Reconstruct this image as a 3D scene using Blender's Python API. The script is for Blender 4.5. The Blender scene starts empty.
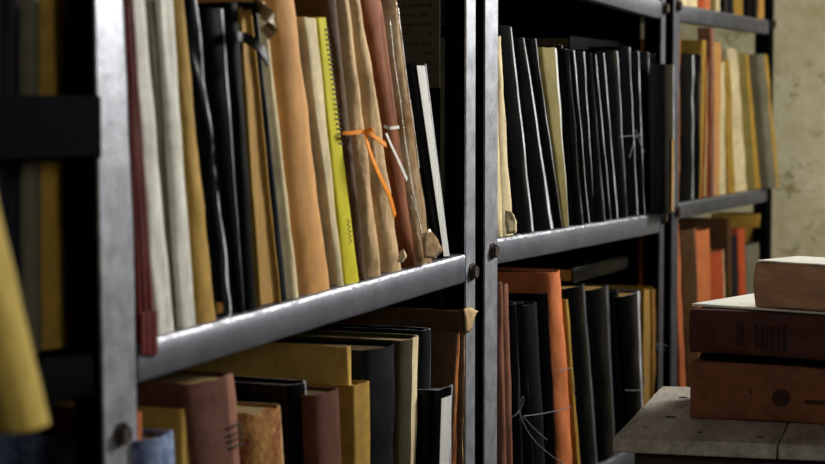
import bpy, bmesh, math, random
from mathutils import Vector, Matrix, noise

sc = bpy.context.scene
col = sc.collection
random.seed(7)

# ------------------------------------------------------------------ camera
# World: X runs along the shelving row, +Y goes into the shelves (front plane of the racks is y = 0), Z up.
W, H, FPX = 825.0, 464.0, 2000.0
PHI = math.atan(828.0 / FPX)
PIT = math.atan(122.0 / FPX)
CAM = Vector((0.0, -1.045, 1.18))
FW = Vector((math.cos(PHI) * math.cos(PIT), math.sin(PHI) * math.cos(PIT), -math.sin(PIT)))
RT = Vector((math.sin(PHI), -math.cos(PHI), 0.0))
UP = RT.cross(FW)
camd = bpy.data.cameras.new('camera')
camd.sensor_fit = 'HORIZONTAL'; camd.sensor_width = 36.0
camd.lens = FPX / W * 36.0
camd.dof.use_dof = True
camd.dof.focus_distance = 2.95
camd.dof.aperture_fstop = 5.0
camd.clip_start = 0.05
camo = bpy.data.objects.new('camera', camd); col.objects.link(camo)
m = Matrix((RT, UP, -FW)).transposed().to_4x4(); m.translation = CAM
camo.matrix_world = m
sc.camera = camo

def ray(px, py):
    return FW * FPX + RT * (px - W / 2) - UP * (py - H / 2)
def on_y(px, py, y0=0.0):            # point of the plane y = y0 (parallel to the rack front)
    r = ray(px, py); return CAM + r * ((y0 - CAM.y) / r.y)
def on_z(px, py, z0):
    r = ray(px, py); return CAM + r * ((z0 - CAM.z) / r.z)

# ------------------------------------------------------------------ materials
def srgb(r, g, b):
    f = lambda c: (c / 255 / 12.92) if c / 255 <= 0.04045 else ((c / 255 + 0.055) / 1.055) ** 2.4
    return (f(r), f(g), f(b), 1.0)
MATS = {}
def mat(name, c1, c2=None, rough=0.6, scale=18.0, bump=0.15, stretch=(1, 1, 1), spec=0.4, metal=0.0,
        c3=None, spots=None, spot_lo=0.60, coat=0.0, alpha=None):
    if name in MATS: return MATS[name]
    m = bpy.data.materials.new(name); m.use_nodes = True
    nt = m.node_tree; n = nt.nodes; l = nt.links
    b = n['Principled BSDF']
    tc = n.new('ShaderNodeTexCoord'); mp = n.new('ShaderNodeMapping')
    l.new(tc.outputs['Object'], mp.inputs[0]); mp.inputs['Scale'].default_value = stretch
    ns = n.new('ShaderNodeTexNoise'); ns.inputs['Scale'].default_value = scale
    ns.inputs['Detail'].default_value = 8; ns.inputs['Roughness'].default_value = 0.65
    l.new(mp.outputs[0], ns.inputs['Vector'])
    cr = n.new('ShaderNodeValToRGB')
    c2 = c2 or tuple(x * 0.6 for x in c1[:3]) + (1,)
    cr.color_ramp.elements[0].position = 0.32; cr.color_ramp.elements[0].color = c2
    cr.color_ramp.elements[1].position = 0.68; cr.color_ramp.elements[1].color = c1
    if c3:
        e = cr.color_ramp.elements.new(0.8); e.color = c3
    nf = n.new('ShaderNodeTexNoise'); nf.inputs['Scale'].default_value = scale * 9; nf.inputs['Detail'].default_value = 6
    l.new(mp.outputs[0], nf.inputs['Vector'])
    ad = n.new('ShaderNodeMath'); ad.operation = 'MULTIPLY_ADD'; ad.inputs[1].default_value = .45
    l.new(nf.outputs['Fac'], ad.inputs[0])
    sb = n.new('ShaderNodeMath'); sb.operation = 'ADD'; sb.inputs[1].default_value = -.225
    l.new(ns.outputs['Fac'], sb.inputs[0]); l.new(sb.outputs[0], ad.inputs[2])
    l.new(ad.outputs[0], cr.inputs[0])
    out = cr.outputs[0]
    if spots:
        n2 = n.new('ShaderNodeTexNoise'); n2.inputs['Scale'].default_value = scale * 4
        n2.inputs['Detail'].default_value = 10; n2.inputs['Roughness'].default_value = 0.75
        l.new(mp.outputs[0], n2.inputs['Vector'])
        r2 = n.new('ShaderNodeValToRGB'); r2.color_ramp.elements[0].position = spot_lo
        r2.color_ramp.elements[1].position = min(1, spot_lo + 0.08)
        l.new(n2.outputs['Fac'], r2.inputs[0])
        mx = n.new('ShaderNodeMixRGB'); mx.inputs[2].default_value = spots
        l.new(r2.outputs[0], mx.inputs[0]); l.new(out, mx.inputs[1]); out = mx.outputs[0]
    l.new(out, b.inputs['Base Color'])
    b.inputs['Roughness'].default_value = rough
    b.inputs['Specular IOR Level'].default_value = spec
    b.inputs['Metallic'].default_value = metal
    b.inputs['Coat Weight'].default_value = coat
    b.inputs['Coat Roughness'].default_value = 0.15
    if alpha is not None: b.inputs['Alpha'].default_value = alpha
    bp = n.new('ShaderNodeBump'); bp.inputs['Strength'].default_value = bump; bp.inputs['Distance'].default_value = 0.004
    l.new(ad.outputs[0], bp.inputs['Height']); l.new(bp.outputs[0], b.inputs['Normal'])
    MATS[name] = m
    return m

def cloth(name, rgb, k=0.62, **kw):
    c = srgb(*rgb); kw.setdefault('rough', 0.7); kw.setdefault('spec', .15)
    return mat(name, c, tuple(x * k for x in c[:3]) + (1,), **kw)

M = {}
M['black'] = cloth('black_cover', (10, 10, 12), rough=0.22, spec=0.14, bump=0.12, scale=30)
M['blackmatte'] = cloth('black_matte_cover', (6, 6, 7), rough=0.5, spec=0.05)
M['blackgloss'] = cloth('black_gloss_cover', (14, 14, 17), rough=0.2, spec=0.6, scale=9, bump=0.6, stretch=(1, 1, .35))
M['charcoal'] = cloth('charcoal_cover', (26, 27, 30), rough=0.45)
M['navy'] = cloth('navy_cover', (24, 27, 40), rough=0.45)
M['wear'] = mat('glint_worn_edge', srgb(250, 250, 255), srgb(170, 172, 180), rough=0.25, scale=60, bump=0.5, stretch=(1, 1, .3))  # mostly glints painted along spines
M['glint_wear2'] = mat('glint_pale_edge', srgb(225, 227, 235), srgb(100, 100, 108), rough=0.3, scale=60, bump=0.5, stretch=(1, 1, .3))  # weaker painted spine glint, also used for some real pale edges
M['pages'] = mat('aged_pages', srgb(196, 172, 120), srgb(120, 98, 60), rough=0.8, scale=9, bump=0.5, stretch=(90, 1, .6))
M['pages_white'] = mat('white_pages', srgb(225, 225, 220), srgb(165, 165, 160), rough=0.75, scale=9, bump=0.4, stretch=(90, 1, .6))
M['pages_dark'] = mat('darkened_pages', srgb(120, 98, 62), srgb(58, 45, 28), rough=0.8, scale=9, bump=0.5, stretch=(90, 1, .6))
M['pages_gold'] = mat('golden_pages', srgb(206, 164, 84), srgb(118, 84, 36), rough=0.75, scale=8, bump=0.5, stretch=(110, 1, .4))
M['tan'] = cloth('tan_paper', (196, 148, 84), k=.6, scale=7, spots=srgb(96, 62, 32), spot_lo=.66)
M['orangetan'] = cloth('orange_tan_paper', (206, 156, 94), k=.72, scale=5, spots=srgb(120, 74, 40), spot_lo=.66)
M['ochre'] = cloth('ochre_card', (178, 144, 66), k=.62, scale=6)
M['cream'] = cloth('cream_paper', (220, 204, 164), k=.66, scale=9, spots=srgb(120, 92, 52), spot_lo=.68)
M['greywhite'] = cloth('grey_white_paper', (228, 226, 214), k=.62, scale=7, bump=.5)
M['yellowgreen'] = cloth('yellow_green_card', (200, 190, 30), k=.8, scale=5, bump=.05)
M['brown'] = cloth('brown_wrapping', (150, 104, 60), k=.5, scale=9, bump=.6, spots=srgb(70, 40, 20), spot_lo=.62)
M['browndark'] = cloth('dark_brown_wrapping', (96, 68, 40), k=.5, scale=9, bump=.6)
M['brownpale'] = cloth('pale_brown_wrapping', (206, 176, 132), k=.66, scale=11, bump=.7, spots=srgb(104, 72, 44), spot_lo=.68)
M['rust'] = cloth('rust_card', (142, 82, 42), k=.6, scale=6)
M['plastic'] = mat('crinkled_plastic', srgb(212, 192, 158), srgb(158, 118, 78), rough=0.13, scale=7, bump=1.2, spec=.9, coat=1.0, spots=srgb(225, 215, 195), spot_lo=.66)
M['darkred'] = cloth('dark_red_cloth', (108, 30, 22), k=.55, scale=12, rough=.55)
M['maroon'] = cloth('maroon_cloth', (106, 66, 50), k=.5, scale=9)
M['orange'] = cloth('orange_cloth', (218, 134, 84), k=.7, scale=8, bump=.4, spots=srgb(235, 170, 120), spot_lo=.66)
M['peach'] = cloth('peach_orange_board', (214, 128, 84), k=.62, scale=12, spots=srgb(110, 60, 40), spot_lo=.62)
M['redorange'] = cloth('red_orange_card', (182, 88, 50), k=.75, scale=8)
M['pink'] = cloth('pinkish_brown_board', (150, 104, 84), k=.6, scale=10)
M['olive'] = cloth('olive_card', (128, 116, 66), k=.62, scale=6)
M['olivegrey'] = cloth('olive_grey_card', (120, 116, 98), k=.66, scale=6)
M['bluewhite'] = mat('blue_marbled_paper', srgb(150, 168, 200), srgb(36, 50, 92), rough=.5, scale=34, bump=.1)
M['blue'] = cloth('blue_edge', (90, 120, 190), k=.6)
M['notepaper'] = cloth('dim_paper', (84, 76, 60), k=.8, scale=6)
M['ink'] = mat('faded_ink', srgb(58, 48, 38), rough=.8)
M['ribbon'] = cloth('orange_ribbon', (240, 150, 30), k=.8, scale=40)
M['ribbonw'] = cloth('white_ribbon', (222, 220, 212), k=.8, scale=40)
M['string'] = cloth('grey_string', (128, 130, 136), k=.8, scale=60)
M['leather'] = cloth('black_leather_strap', (22, 20, 20), rough=.4)
M['tab'] = mat('patched_leather_tab', srgb(176, 146, 90), srgb(18, 16, 14), rough=.5, scale=60, bump=.4)
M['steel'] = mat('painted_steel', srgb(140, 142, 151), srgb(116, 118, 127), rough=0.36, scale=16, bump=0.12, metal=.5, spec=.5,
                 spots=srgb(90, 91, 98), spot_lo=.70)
M['stained'] = mat('rust_stained_paper', srgb(190, 150, 84), srgb(120, 62, 34), rough=.75, scale=16, bump=.6, spots=srgb(224, 206, 160), spot_lo=.6, spec=.15)
M['edgedull'] = mat('dull_edge_glint', srgb(120, 122, 130), srgb(36, 36, 40), rough=.35, scale=60, bump=.4, stretch=(1, 1, .3))  # subdued painted glint for the lower black ledgers
M['ochrelight'] = cloth('bright_ochre_card', (214, 178, 96), scale=6)
M['darkolive'] = cloth('dark_olive_cloth', (70, 62, 36))
M['steelshade'] = mat('shaded_grey_steel', srgb(104, 105, 112), srgb(76, 77, 84), rough=.5, scale=16, bump=.12, metal=.3)  # shaded copy of the rack steel, far-end dimness put into the colour
M['gleam'] = mat('plastic_glint_white', srgb(236, 234, 228), srgb(150, 130, 100), rough=.15, scale=30, bump=.8, spec=.8)  # near-white for highlights painted on the clear plastic
M['peel'] = mat('peeling_spine', srgb(196, 120, 56), srgb(70, 44, 26), rough=.7, scale=42, bump=.8, stretch=(1, 1, .22), spots=srgb(206, 190, 160), spot_lo=.6, spec=.15)
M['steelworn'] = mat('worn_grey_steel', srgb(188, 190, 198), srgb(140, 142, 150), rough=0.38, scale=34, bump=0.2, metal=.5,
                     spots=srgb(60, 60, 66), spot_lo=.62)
M['steeldark'] = mat('shaded_dark_steel', srgb(9, 9, 11), srgb(6, 6, 8), rough=0.9, scale=20, bump=0.2, spec=.02)
M['rim'] = mat('rim_highlight', srgb(165, 166, 174), srgb(84, 85, 92), rough=0.45, scale=24, bump=.8, metal=.5, spots=srgb(235, 236, 240), spot_lo=.56)  # pale patches paint a broken highlight along the shelf rim
M['bolt'] = mat('rusty_bolt', srgb(96, 82, 72), srgb(44, 36, 32), rough=.5, scale=90, metal=.5)


M['yellowtan'] = cloth('yellow_tan_folder', (206, 180, 92), k=.7, scale=4)
M['wood'] = mat('weathered_wood', srgb(196, 190, 178), srgb(138, 132, 120), rough=.5, scale=9, bump=.6, stretch=(6, 1, 6), spots=srgb(60, 54, 46), spot_lo=.68)
M['wooddark'] = mat('dark_wood', srgb(60, 50, 42), srgb(34, 28, 24), rough=.7, scale=9, bump=.4, stretch=(1, 7, 7))
M['ledgerorange'] = cloth('orange_brown_ledger_cloth', (138, 90, 62), k=.55, scale=14, rough=.6)
M['ledgermaroon'] = cloth('dark_maroon_ledger_cloth', (92, 58, 52), k=.55, scale=14, rough=.6)
M['ledgertan'] = cloth('tan_brown_ledger_paper', (204, 164, 134), k=.62, scale=8, rough=.7, bump=.6, stretch=(2, 1, .4))
M['ledgermark'] = mat('stamped_dark_mark', srgb(66, 30, 20), rough=.7)
M['ledgermark2'] = mat('stamped_deep_mark', srgb(40, 22, 20), rough=.7)
M['littop'] = cloth('lit_top_white', (238, 236, 226), k=.85, scale=6)  # white puts the lit top faces of the stack into the colour
M['plaster'] = mat('stained_plaster', srgb(206, 200, 174), srgb(172, 164, 128), rough=.9, scale=3.4, bump=.3, spots=srgb(146, 138, 100), spot_lo=.55)
M['plasterdark'] = mat('dark_plaster', srgb(90, 86, 78), srgb(60, 56, 50), rough=.9, scale=2, bump=.3)
M['paneldark'] = mat('added_panel_dark', srgb(30, 26, 24), srgb(18, 16, 15), rough=.7, scale=6, spec=.1)  # for the unseen panel that darkens reflections
M['concrete'] = mat('dusty_concrete', srgb(110, 104, 96), srgb(74, 70, 64), rough=.85, scale=5, bump=.3)

# ------------------------------------------------------------------ object helpers
def link(name, me, mats, parent=None, loc=(0, 0, 0)):
    for mm in (mats if isinstance(mats, (list, tuple)) else [mats]): me.materials.append(mm)
    o = bpy.data.objects.new(name, me); col.objects.link(o); o.location = loc
    if parent: o.parent = parent
    return o
def tag(o, label=None, cat=None, group=None, kind=None):
    if label: o['label'] = label
    if cat: o['category'] = cat
    if group: o['group'] = group
    if kind: o['kind'] = kind
    return o
def empty(name, loc, rz=0.0):
    o = bpy.data.objects.new(name, None); o.empty_display_size = .03
    o.location = loc; o.rotation_euler = (0, 0, rz); col.objects.link(o); return o
def bm_obj(name, bm, mats, parent=None, loc=(0, 0, 0), bevel=0.0, smooth=True, seg=2):
    bmesh.ops.recalc_face_normals(bm, faces=bm.faces)
    me = bpy.data.meshes.new(name); bm.to_mesh(me); bm.free()
    if smooth:
        for p in me.polygons: p.use_smooth = True
        me.set_sharp_from_angle(angle=math.radians(38))
    o = link(name, me, mats, parent, loc)
    if bevel:
        b = o.modifiers.new('bevel', 'BEVEL'); b.width = bevel; b.segments = seg; b.limit_method = 'ANGLE'
        b.angle_limit = math.radians(40)
    return o
def add_box(bm, x0, x1, y0, y1, z0, z1, mi=0):
    v = [bm.verts.new(p) for p in ((x0, y0, z0), (x1, y0, z0), (x1, y1, z0), (x0, y1, z0),
                                   (x0, y0, z1), (x1, y0, z1), (x1, y1, z1), (x0, y1, z1))]
    for q in ((0, 3, 2, 1), (4, 5, 6, 7), (0, 1, 5, 4), (1, 2, 6, 5), (2, 3, 7, 6), (3, 0, 4, 7)):
        f = bm.faces.new([v[i] for i in q]); f.material_index = mi
    return v
def box_obj(name, b, mats, parent=None, loc=(0, 0, 0), bevel=0.0):
    bm = bmesh.new(); add_box(bm, *b); return bm_obj(name, bm, mats, parent, loc, bevel)
def tube(name, pts, r, mats, parent=None, loc=(0, 0, 0), flat=None):
    cu = bpy.data.curves.new(name, 'CURVE'); cu.dimensions = '3D'
    s = cu.splines.new('NURBS'); s.points.add(len(pts) - 1)
    for i, p in enumerate(pts): s.points[i].co = (*p, 1)
    s.use_endpoint_u = True; s.order_u = min(4, len(pts))
    cu.bevel_depth = r; cu.bevel_resolution = 2; cu.resolution_u = 6; cu.use_fill_caps = True
    tmp = bpy.data.objects.new('tmp', cu); col.objects.link(tmp)
    dg = bpy.context.evaluated_depsgraph_get()
    me = bpy.data.meshes.new_from_object(tmp.evaluated_get(dg)); me.name = name
    bpy.data.objects.remove(tmp)
    me.materials.clear()
    for p in me.polygons: p.use_smooth = True
    return link(name, me, mats, parent, loc)
def ribbon(name, pts, w, th, mats, parent=None, loc=(0, 0, 0), wdir=Vector((1, 0, 0))):
    """flat strip following pts; width along wdir"""
    bm = bmesh.new(); rings = []
    P = [Vector(p) for p in pts]
    # refine
    Q = []
    for i in range(len(P) - 1):
        for k in range(5):
            t = k / 5
            p0, p1, p2, p3 = P[max(i - 1, 0)], P[i], P[i + 1], P[min(i + 2, len(P) - 1)]
            Q.append(0.5 * ((2 * p1) + (p2 - p0) * t + (2 * p0 - 5 * p1 + 4 * p2 - p3) * t * t + (3 * p1 - p0 - 3 * p2 + p3) * t ** 3))
    Q.append(P[-1])
    for i, q in enumerate(Q):
        d = (Q[min(i + 1, len(Q) - 1)] - Q[max(i - 1, 0)]).normalized()
        wv = (wdir - d * wdir.dot(d)).normalized(); nv = d.cross(wv)
        rings.append([bm.verts.new(q + wv * (sx * w / 2) + nv * (sy * th / 2)) for sx, sy in ((-1, -1), (1, -1), (1, 1), (-1, 1))])
    for a, b in zip(rings, rings[1:]):
        for k in range(4): bm.faces.new((a[k], a[(k + 1) % 4], b[(k + 1) % 4], b[k]))
    bm.faces.new(rings[0]); bm.faces.new(rings[-1])
    return bm_obj(name, bm, mats, parent, loc)

# ------------------------------------------------------------------ racks
def line_z(x1, y1, x2, y2):
    """z of a shelf edge as a function of x, from two photo points of that edge on the front plane"""
    a, b = on_y(x1, y1), on_y(x2, y2)
    k = (b.z - a.z) / (b.x - a.x)
    return lambda x: a.z + k * (x - a.x)
DEPTH = 0.38
LIP = 0.040
def Sx(px, py=230, y0=0.0): return on_y(px, py, y0).x
S1 = line_z(160, 337, 456, 256.5)            # main shelf of bay 1
S2 = line_z(499.5, 238.5, 656, 213.5)        # main shelf, bay 2
S3 = line_z(677.6, 203, 769.7, 187.5)        # main shelf, bay 3
U2 = line_z(600, -19, 656, -1.5)             # upper shelf, bay 2
U3 = line_z(679, 3.8, 767, 19.5)             # upper shelf, bay 3
LOW = 1.18 - 0.635
flat = lambda z: (lambda x: z)
x_p1 = (Sx(100), Sx(133)); x_p1r = (Sx(466.2), Sx(475.2))
x_p2 = (Sx(485), Sx(497.4)); x_p2r = (Sx(659.8), Sx(664))
x_p3 = (Sx(672), Sx(678)); x_p3r = (Sx(767), Sx(771.5))
RACKTOP = 2.15

def shelf(parent, x0, x1, zf, lip, mats):
    """tray with a folded front lip; zf gives the height of its top along x"""
    bm = bmesh.new(); n = 14; th = .0025
    prof = [(DEPTH, 0), (0.006, 0), (0.002, -.0012), (0.0, -.005), (0.0, -lip + .004), (0.003, -lip), (0.022, -lip), (0.022, -lip + th),
            (th + .001, -lip + th), (th + .001, -th), (DEPTH, -th)]
    rings = []
    for i in range(n + 1):
        x = x0 + (x1 - x0) * i / n
        z = zf(x)
        rings.append([bm.verts.new((x, y, z + dz + .0007 * noise.noise(Vector((x * 9, y * 4, z))))) for y, dz in prof])
    for a, b in zip(rings, rings[1:]):
        for k in range(len(prof) - 1):
            f = bm.faces.new((a[k], a[k + 1], b[k + 1], b[k]))
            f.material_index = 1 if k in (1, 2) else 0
        bm.faces.new((a[-1], a[0], b[0], b[-1]))
    bm.faces.new(rings[0]); bm.faces.new(rings[-1])
    return bm_obj('shelf', bm, [M[q] for q in mats], parent)

def post(parent, x0, x1, y0=0.0, out=-1, bolts=(), k=0.0, front='steelworn'):
    bm = bmesh.new(); th = .003; fl = .042
    fl = .034
    ys = (y0, y0 + th) if out < 0 else (y0 - th, y0)
    fy = (y0, y0 + fl) if out < 0 else (y0 - fl, y0)
    add_box(bm, x0, x1, ys[0], ys[1], 0, RACKTOP)
    add_box(bm, x0, x0 + th, fy[0] + (.003 if out < 0 else 0), fy[1] - (0 if out < 0 else .003), 0, RACKTOP, 1)
    for q in bm.verts: q.co.x -= k * (q.co.z - 1.1)
    o = bm_obj('post', bm, [M[front], M['steeldark']], parent)  # side flange near-black, its shade put into the colour
    for z in bolts:
        b = bmesh.new()
        r = bmesh.ops.create_cone(b, cap_ends=True, segments=6, radius1=.0105, radius2=.0095, depth=.009,
                                  matrix=Matrix.Translation(((x0 + x1) / 2 + .004, y0 - .0045, z)) @ Matrix.Rotation(math.pi / 2, 4, 'X'))
        bmesh.ops.create_cone(b, cap_ends=True, segments=20, radius1=.013, radius2=.013, depth=.002,
                              matrix=Matrix.Translation(((x0 + x1) / 2 + .004, y0 - .001, z)) @ Matrix.Rotation(math.pi / 2, 4, 'X'))
        bm_obj('bolt', b, M['bolt'], o)
    return o

def rack(label, xl, xr, shelves, panel=False, lb=(), rb=(), left=True, right=True, k=0.0, rfront='steelworn', lfront='steelworn', mats=('steel', 'rim')):
    r = empty('metal_shelving_rack', (0, 0, 0)); tag(r, label, 'shelving', 'steel racks standing in one row')
    if left:
        post(r, xl[0], xl[1], 0, -1, lb, k, lfront); post(r, xl[0], xl[1], DEPTH + .004, 1)
    if right:
        post(r, xr[0], xr[1], 0, -1, rb, 0, rfront); post(r, xr[0], xr[1], DEPTH + .004, 1)
    for zf, lip in shelves:
        shelf(r, xl[1] + (.009 if k else .001), xr[0] - .003, zf, lip, mats)
    if panel:
        bm = bmesh.new(); add_box(bm, xr[0] + .0035, xr[0] + .005, .043, DEPTH - .04, .1, RACKTOP - .05)  # panel added to make the opening at the rack end dark
        bm_obj('added_dark_panel', bm, M['steeldark'], r)
    return r
bz = lambda px, py: on_y(px, py).z
x_p0 = (x_p1[0] - 1.0, x_p1[0] - .96)
r0 = rack('near steel rack at the left edge with a dark crossbar across its files', x_p0, (x_p1[0] - .012, 0),
          [(flat(S1(x_p1[0])), LIP), (flat(S1(x_p1[0]) + .50), LIP), (flat(LOW - .05), LIP), (flat(.12), LIP)], right=False, mats=('steeldark', 'steeldark'))
zt, zb = bz(30, 95), bz(30, 161)
bmb = bmesh.new(); add_box(bmb, x_p0[1], x_p1[0] - .003, -.004, .0, zb, zt); add_box(bmb, x_p0[1], x_p1[0] - .003, -.004, .02, zb, zb + .003)
bm_obj('crossbar', bmb, M['steeldark'], r0)
r1 = rack('steel rack nearest the camera whose wide left post is brightly lit', x_p1, x_p1r,
          [(S1, .042), (flat(S1(Sx(300)) + .47), LIP), (flat(LOW - .03), LIP), (flat(.12), LIP)], panel=True,  # panel: added dark panel at the rack end
          lb=(bz(125, 433),), rb=(bz(475, 271),), k=.019)
r2 = rack('middle steel rack holding the long row of black ledgers', x_p2, x_p2r,
          [(S2, .039), (U2, .036), (flat(LOW), LIP), (flat(.12), LIP), (flat(2.0), LIP)], panel=True,  # panel: added dark panel at the rack end
          lb=(bz(492, 251),), rb=(bz(661, 218), bz(661, 8)), rfront='steelshade')  # right post takes the shaded steel copy
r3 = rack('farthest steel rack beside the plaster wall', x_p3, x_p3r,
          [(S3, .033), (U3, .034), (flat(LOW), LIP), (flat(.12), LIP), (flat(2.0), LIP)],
          lb=(bz(674, 212), bz(674, 5)), rb=(bz(771, 24),), rfront='steeldark', mats=('steelshade', 'steel'), lfront='steelshade')  # shaded steel copies, end post near-black: light falloff put into the colour

# ------------------------------------------------------------------ books
def bookmesh(style, wb, wt, h, d, lean, cover, wear, pages, seed, amp, rnd, bow, root, top_in=.005, cover_name='cover', ww=None):  # wear: edge strip material, mostly painted spine glints
    """U-shaped wrapper with a bent spine round a page block; local x = thickness, y = depth (0 = aisle side), z = up"""
    nz = 44; c = .0024 if style != 'bundle' else .0016
    c = min(c, wb * .16)
    w0 = max(wb, .004)
    if style == 'flat': r = min(.0035, w0 * .3)
    elif style == 'bundle': r = min(.016, w0 * .5)
    else: r = min(.010, w0 * .42)
    r *= rnd
    arc = []; na = 20
    e = 2.0 if style != 'flat' else 3.2
    for i in range(na + 1):
        a = math.pi * (1 - i / na)
        cx = math.copysign(abs(math.cos(a)) ** (2 / e), math.cos(a)); sy = abs(math.sin(a)) ** (2 / e)
        arc.append((0.5 + .5 * cx, r * (1 - sy)))
    if style == 'fore':                       # page edges face the aisle: two boards, spine at the back
        outer = [(0.0, 0.0), (0.0, d * .5), (0.0, d), (1.0, d), (1.0, d * .5), (1.0, 0.0)]
    else:
        outer = [(0.0, d), (0.0, d * .4)] + ([(0.0, r + .012), (0.0, r + .007)] if style == 'hard' else []) + arc + \
                ([(1.0, r + .007), (1.0, r + .012)] if style == 'hard' else []) + [(1.0, d * .4), (1.0, d)]
    def X(u, y, z, ins):
        k = z / h; w = wb + (wt - wb) * k
        groove = 0
        if style == 'hard' and abs(y - (r + .007)) < 1e-6 and w > .01: groove = .0012
        x = u * w
        if u < .5: x = max(x, 0) + ins * 1.0 * (1 - 2 * u) + groove
        else: x = x - ins * 1.0 * (2 * u - 1) - groove
        b = lean * k + bow * math.sin(math.pi * k)
        q = Vector((u * 1.3 + seed * 7.1, y * 10, z * 8 + seed))
        x += amp * noise.noise(q) * (1 if w > .012 else .5)
        if style == 'bundle': x += .35 * amp * noise.noise(Vector((u * 3 + seed, y * 30, z * 36)))
        return x + b
    def Y(u, y, z, ins):
        yy = y + ins * (1 if y < r + .001 and style != 'fore' else 0)
        yy += amp * 1.2 * noise.noise(Vector((seed * 3.3 + u * 2, z * 17, 4.2)))
        if style == 'bundle': yy += .7 * amp * abs(noise.noise(Vector((seed + u * 6, z * 34 + u * 9, 1.2))))
        return yy
    bm = bmesh.new()
    top_w = random.Random(seed)
    zr = [h * i / nz for i in range(nz + 1)]
    def ring(z, ins, topmost):
        out = []
        for (u, y) in outer:
            zz = z
            if topmost:
                zz += (amp * 1.6) * noise.noise(Vector((u * 4 + seed, y * 25, 9.1)))
            out.append(bm.verts.new((X(u, y, z, ins), Y(u, y, z, ins), zz)))
        return out
    ro = [ring(z, 0, i == nz) for i, z in enumerate(zr)]
    ri = [ring(z, c, i == nz) for i, z in enumerate(zr)]
    n = len(outer)
    for i in range(nz):
        for k in range(n - 1):
            f = bm.faces.new((ro[i][k], ro[i][k + 1], ro[i + 1][k + 1], ro[i + 1][k]))
            u = (outer[k][0] + outer[k + 1][0]) / 2; y = outer[k][1]
            if wear is not None and style != 'fore' and (1 - u) < ((.3 if style == 'hard' else .22) if ww is None else (.2 if style == 'hard' else .1) + (ww - .004) / max(wb, .004)) and u > .3 and max(outer[k][1], outer[k + 1][1]) < r + .0075: f.material_index = 1  # edge strip
            bm.faces.new((ri[i][k + 1], ri[i][k], ri[i + 1][k], ri[i + 1][k + 1]))
    for i in (0, nz):
        for k in range(n - 1):
            f = bm.faces.new((ro[i][k], ri[i][k], ri[i][k + 1], ro[i][k + 1]))
            if wear is not None and i == nz: f.material_index = 1
    for k in (0, n - 1):
        for i in range(nz):
            bm.faces.new((ro[i][k], ro[i + 1][k], ri[i + 1][k], ri[i][k]))
    o = bm_obj(cover_name, bm, [M[cover], M[wear]] if wear else [M[cover]], root)
    # page block
    if pages and wb > .0065:
        bm = bmesh.new(); e2 = c + .0004
        y0 = (r + c + .0006) if style != 'fore' else .004
        y1 = d - (.004 if style != 'fore' else c + .001)
        z0, z1 = .002, h - top_in
        cols = [0.0, .2, .4, .6, .8, 1.0]
        rings = []
        for i in range(nz + 1):
            z = z0 + (z1 - z0) * i / nz
            rg = []
            for (u, y) in [(u, y0) for u in cols] + [(u, y1) for u in reversed(cols)]:
                zz = z + (.0018 * noise.noise(Vector((u * 6 + seed, y * 12, 3))) if i == nz else 0)
                jit = .0012 * noise.noise(Vector((u * 9 + seed, z * 40, 2))) if (y == y0 and 0 < u < 1) else 0
                rg.append(bm.verts.new((X(u, y + 1.0 * (style == 'x'), z, e2), Y(u, y, z, 0) + abs(jit), zz)))
            rings.append(rg)
        for a, b in zip(rings, rings[1:]):
            for k in range(12): bm.faces.new((a[k], a[(k + 1) % 12], b[(k + 1) % 12], b[k]))
        bm.faces.new(rings[0]); bm.faces.new(rings[-1])
        bm_obj('page_block', bm, M[pages], root)
    return o

BOOKS = {}
SEED = [1]
def book(key, label, lo, top, zf, style='hard', cover='black', wear='glint_wear2', pages='pages', prot=0.0, d=.25, h=None,
         amp=.0012, rnd=1.0, bow=0.0, group=None, name='book', cat='book', cap=None, top_in=.005, ww=None):
    """lo = (x left, x right, y) of the spine low down in the photo, top = (x left, x right, y) at its top; y0 = -prot"""
    SEED[0] += 1; seed = SEED[0] * 1.37
    y0 = -prot + .006
    a, b = on_y(lo[0], lo[2], y0), on_y(lo[1], lo[2], y0)
    ta, tb = on_y(top[0], top[2], y0), on_y(top[1], top[2], y0)
    k = (ta.x - a.x) / (ta.z - a.z)
    zbase = zf(a.x) + .0008
    xb = a.x + k * (zbase - a.z)
    wb = (b.x - a.x)
    wt = (tb.x - ta.x)
    ztop = ta.z if h is None else zbase + h
    hh = ztop - zbase
    if lo[2] < 462 and abs(a.z - zbase) > .02:     # low point is above the shelf: widen linearly
        pass
    wtt = wt if h is None else wb + (wt - wb) * hh / max(ta.z - zbase, .01)
    wtt = max(wtt, .5 * wb)
    g = .0005
    root = empty(name, (xb + g, y0, zbase)); tag(root, label, cat, group)
    bookmesh(style, wb - 2 * g, wtt - 2 * g, hh, d, k * hh, cover, wear, pages, seed, amp, rnd, bow, root, top_in, ww=ww)
    root['h'] = hh
    BOOKS[key] = (root, dict(wb=wb, wt=wtt, h=hh, lean=k * hh, y0=y0, d=d, xb=xb, z=zbase))
    return root

G1 = 'files and ledgers leaning in a row on the nearest main shelf'
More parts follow.
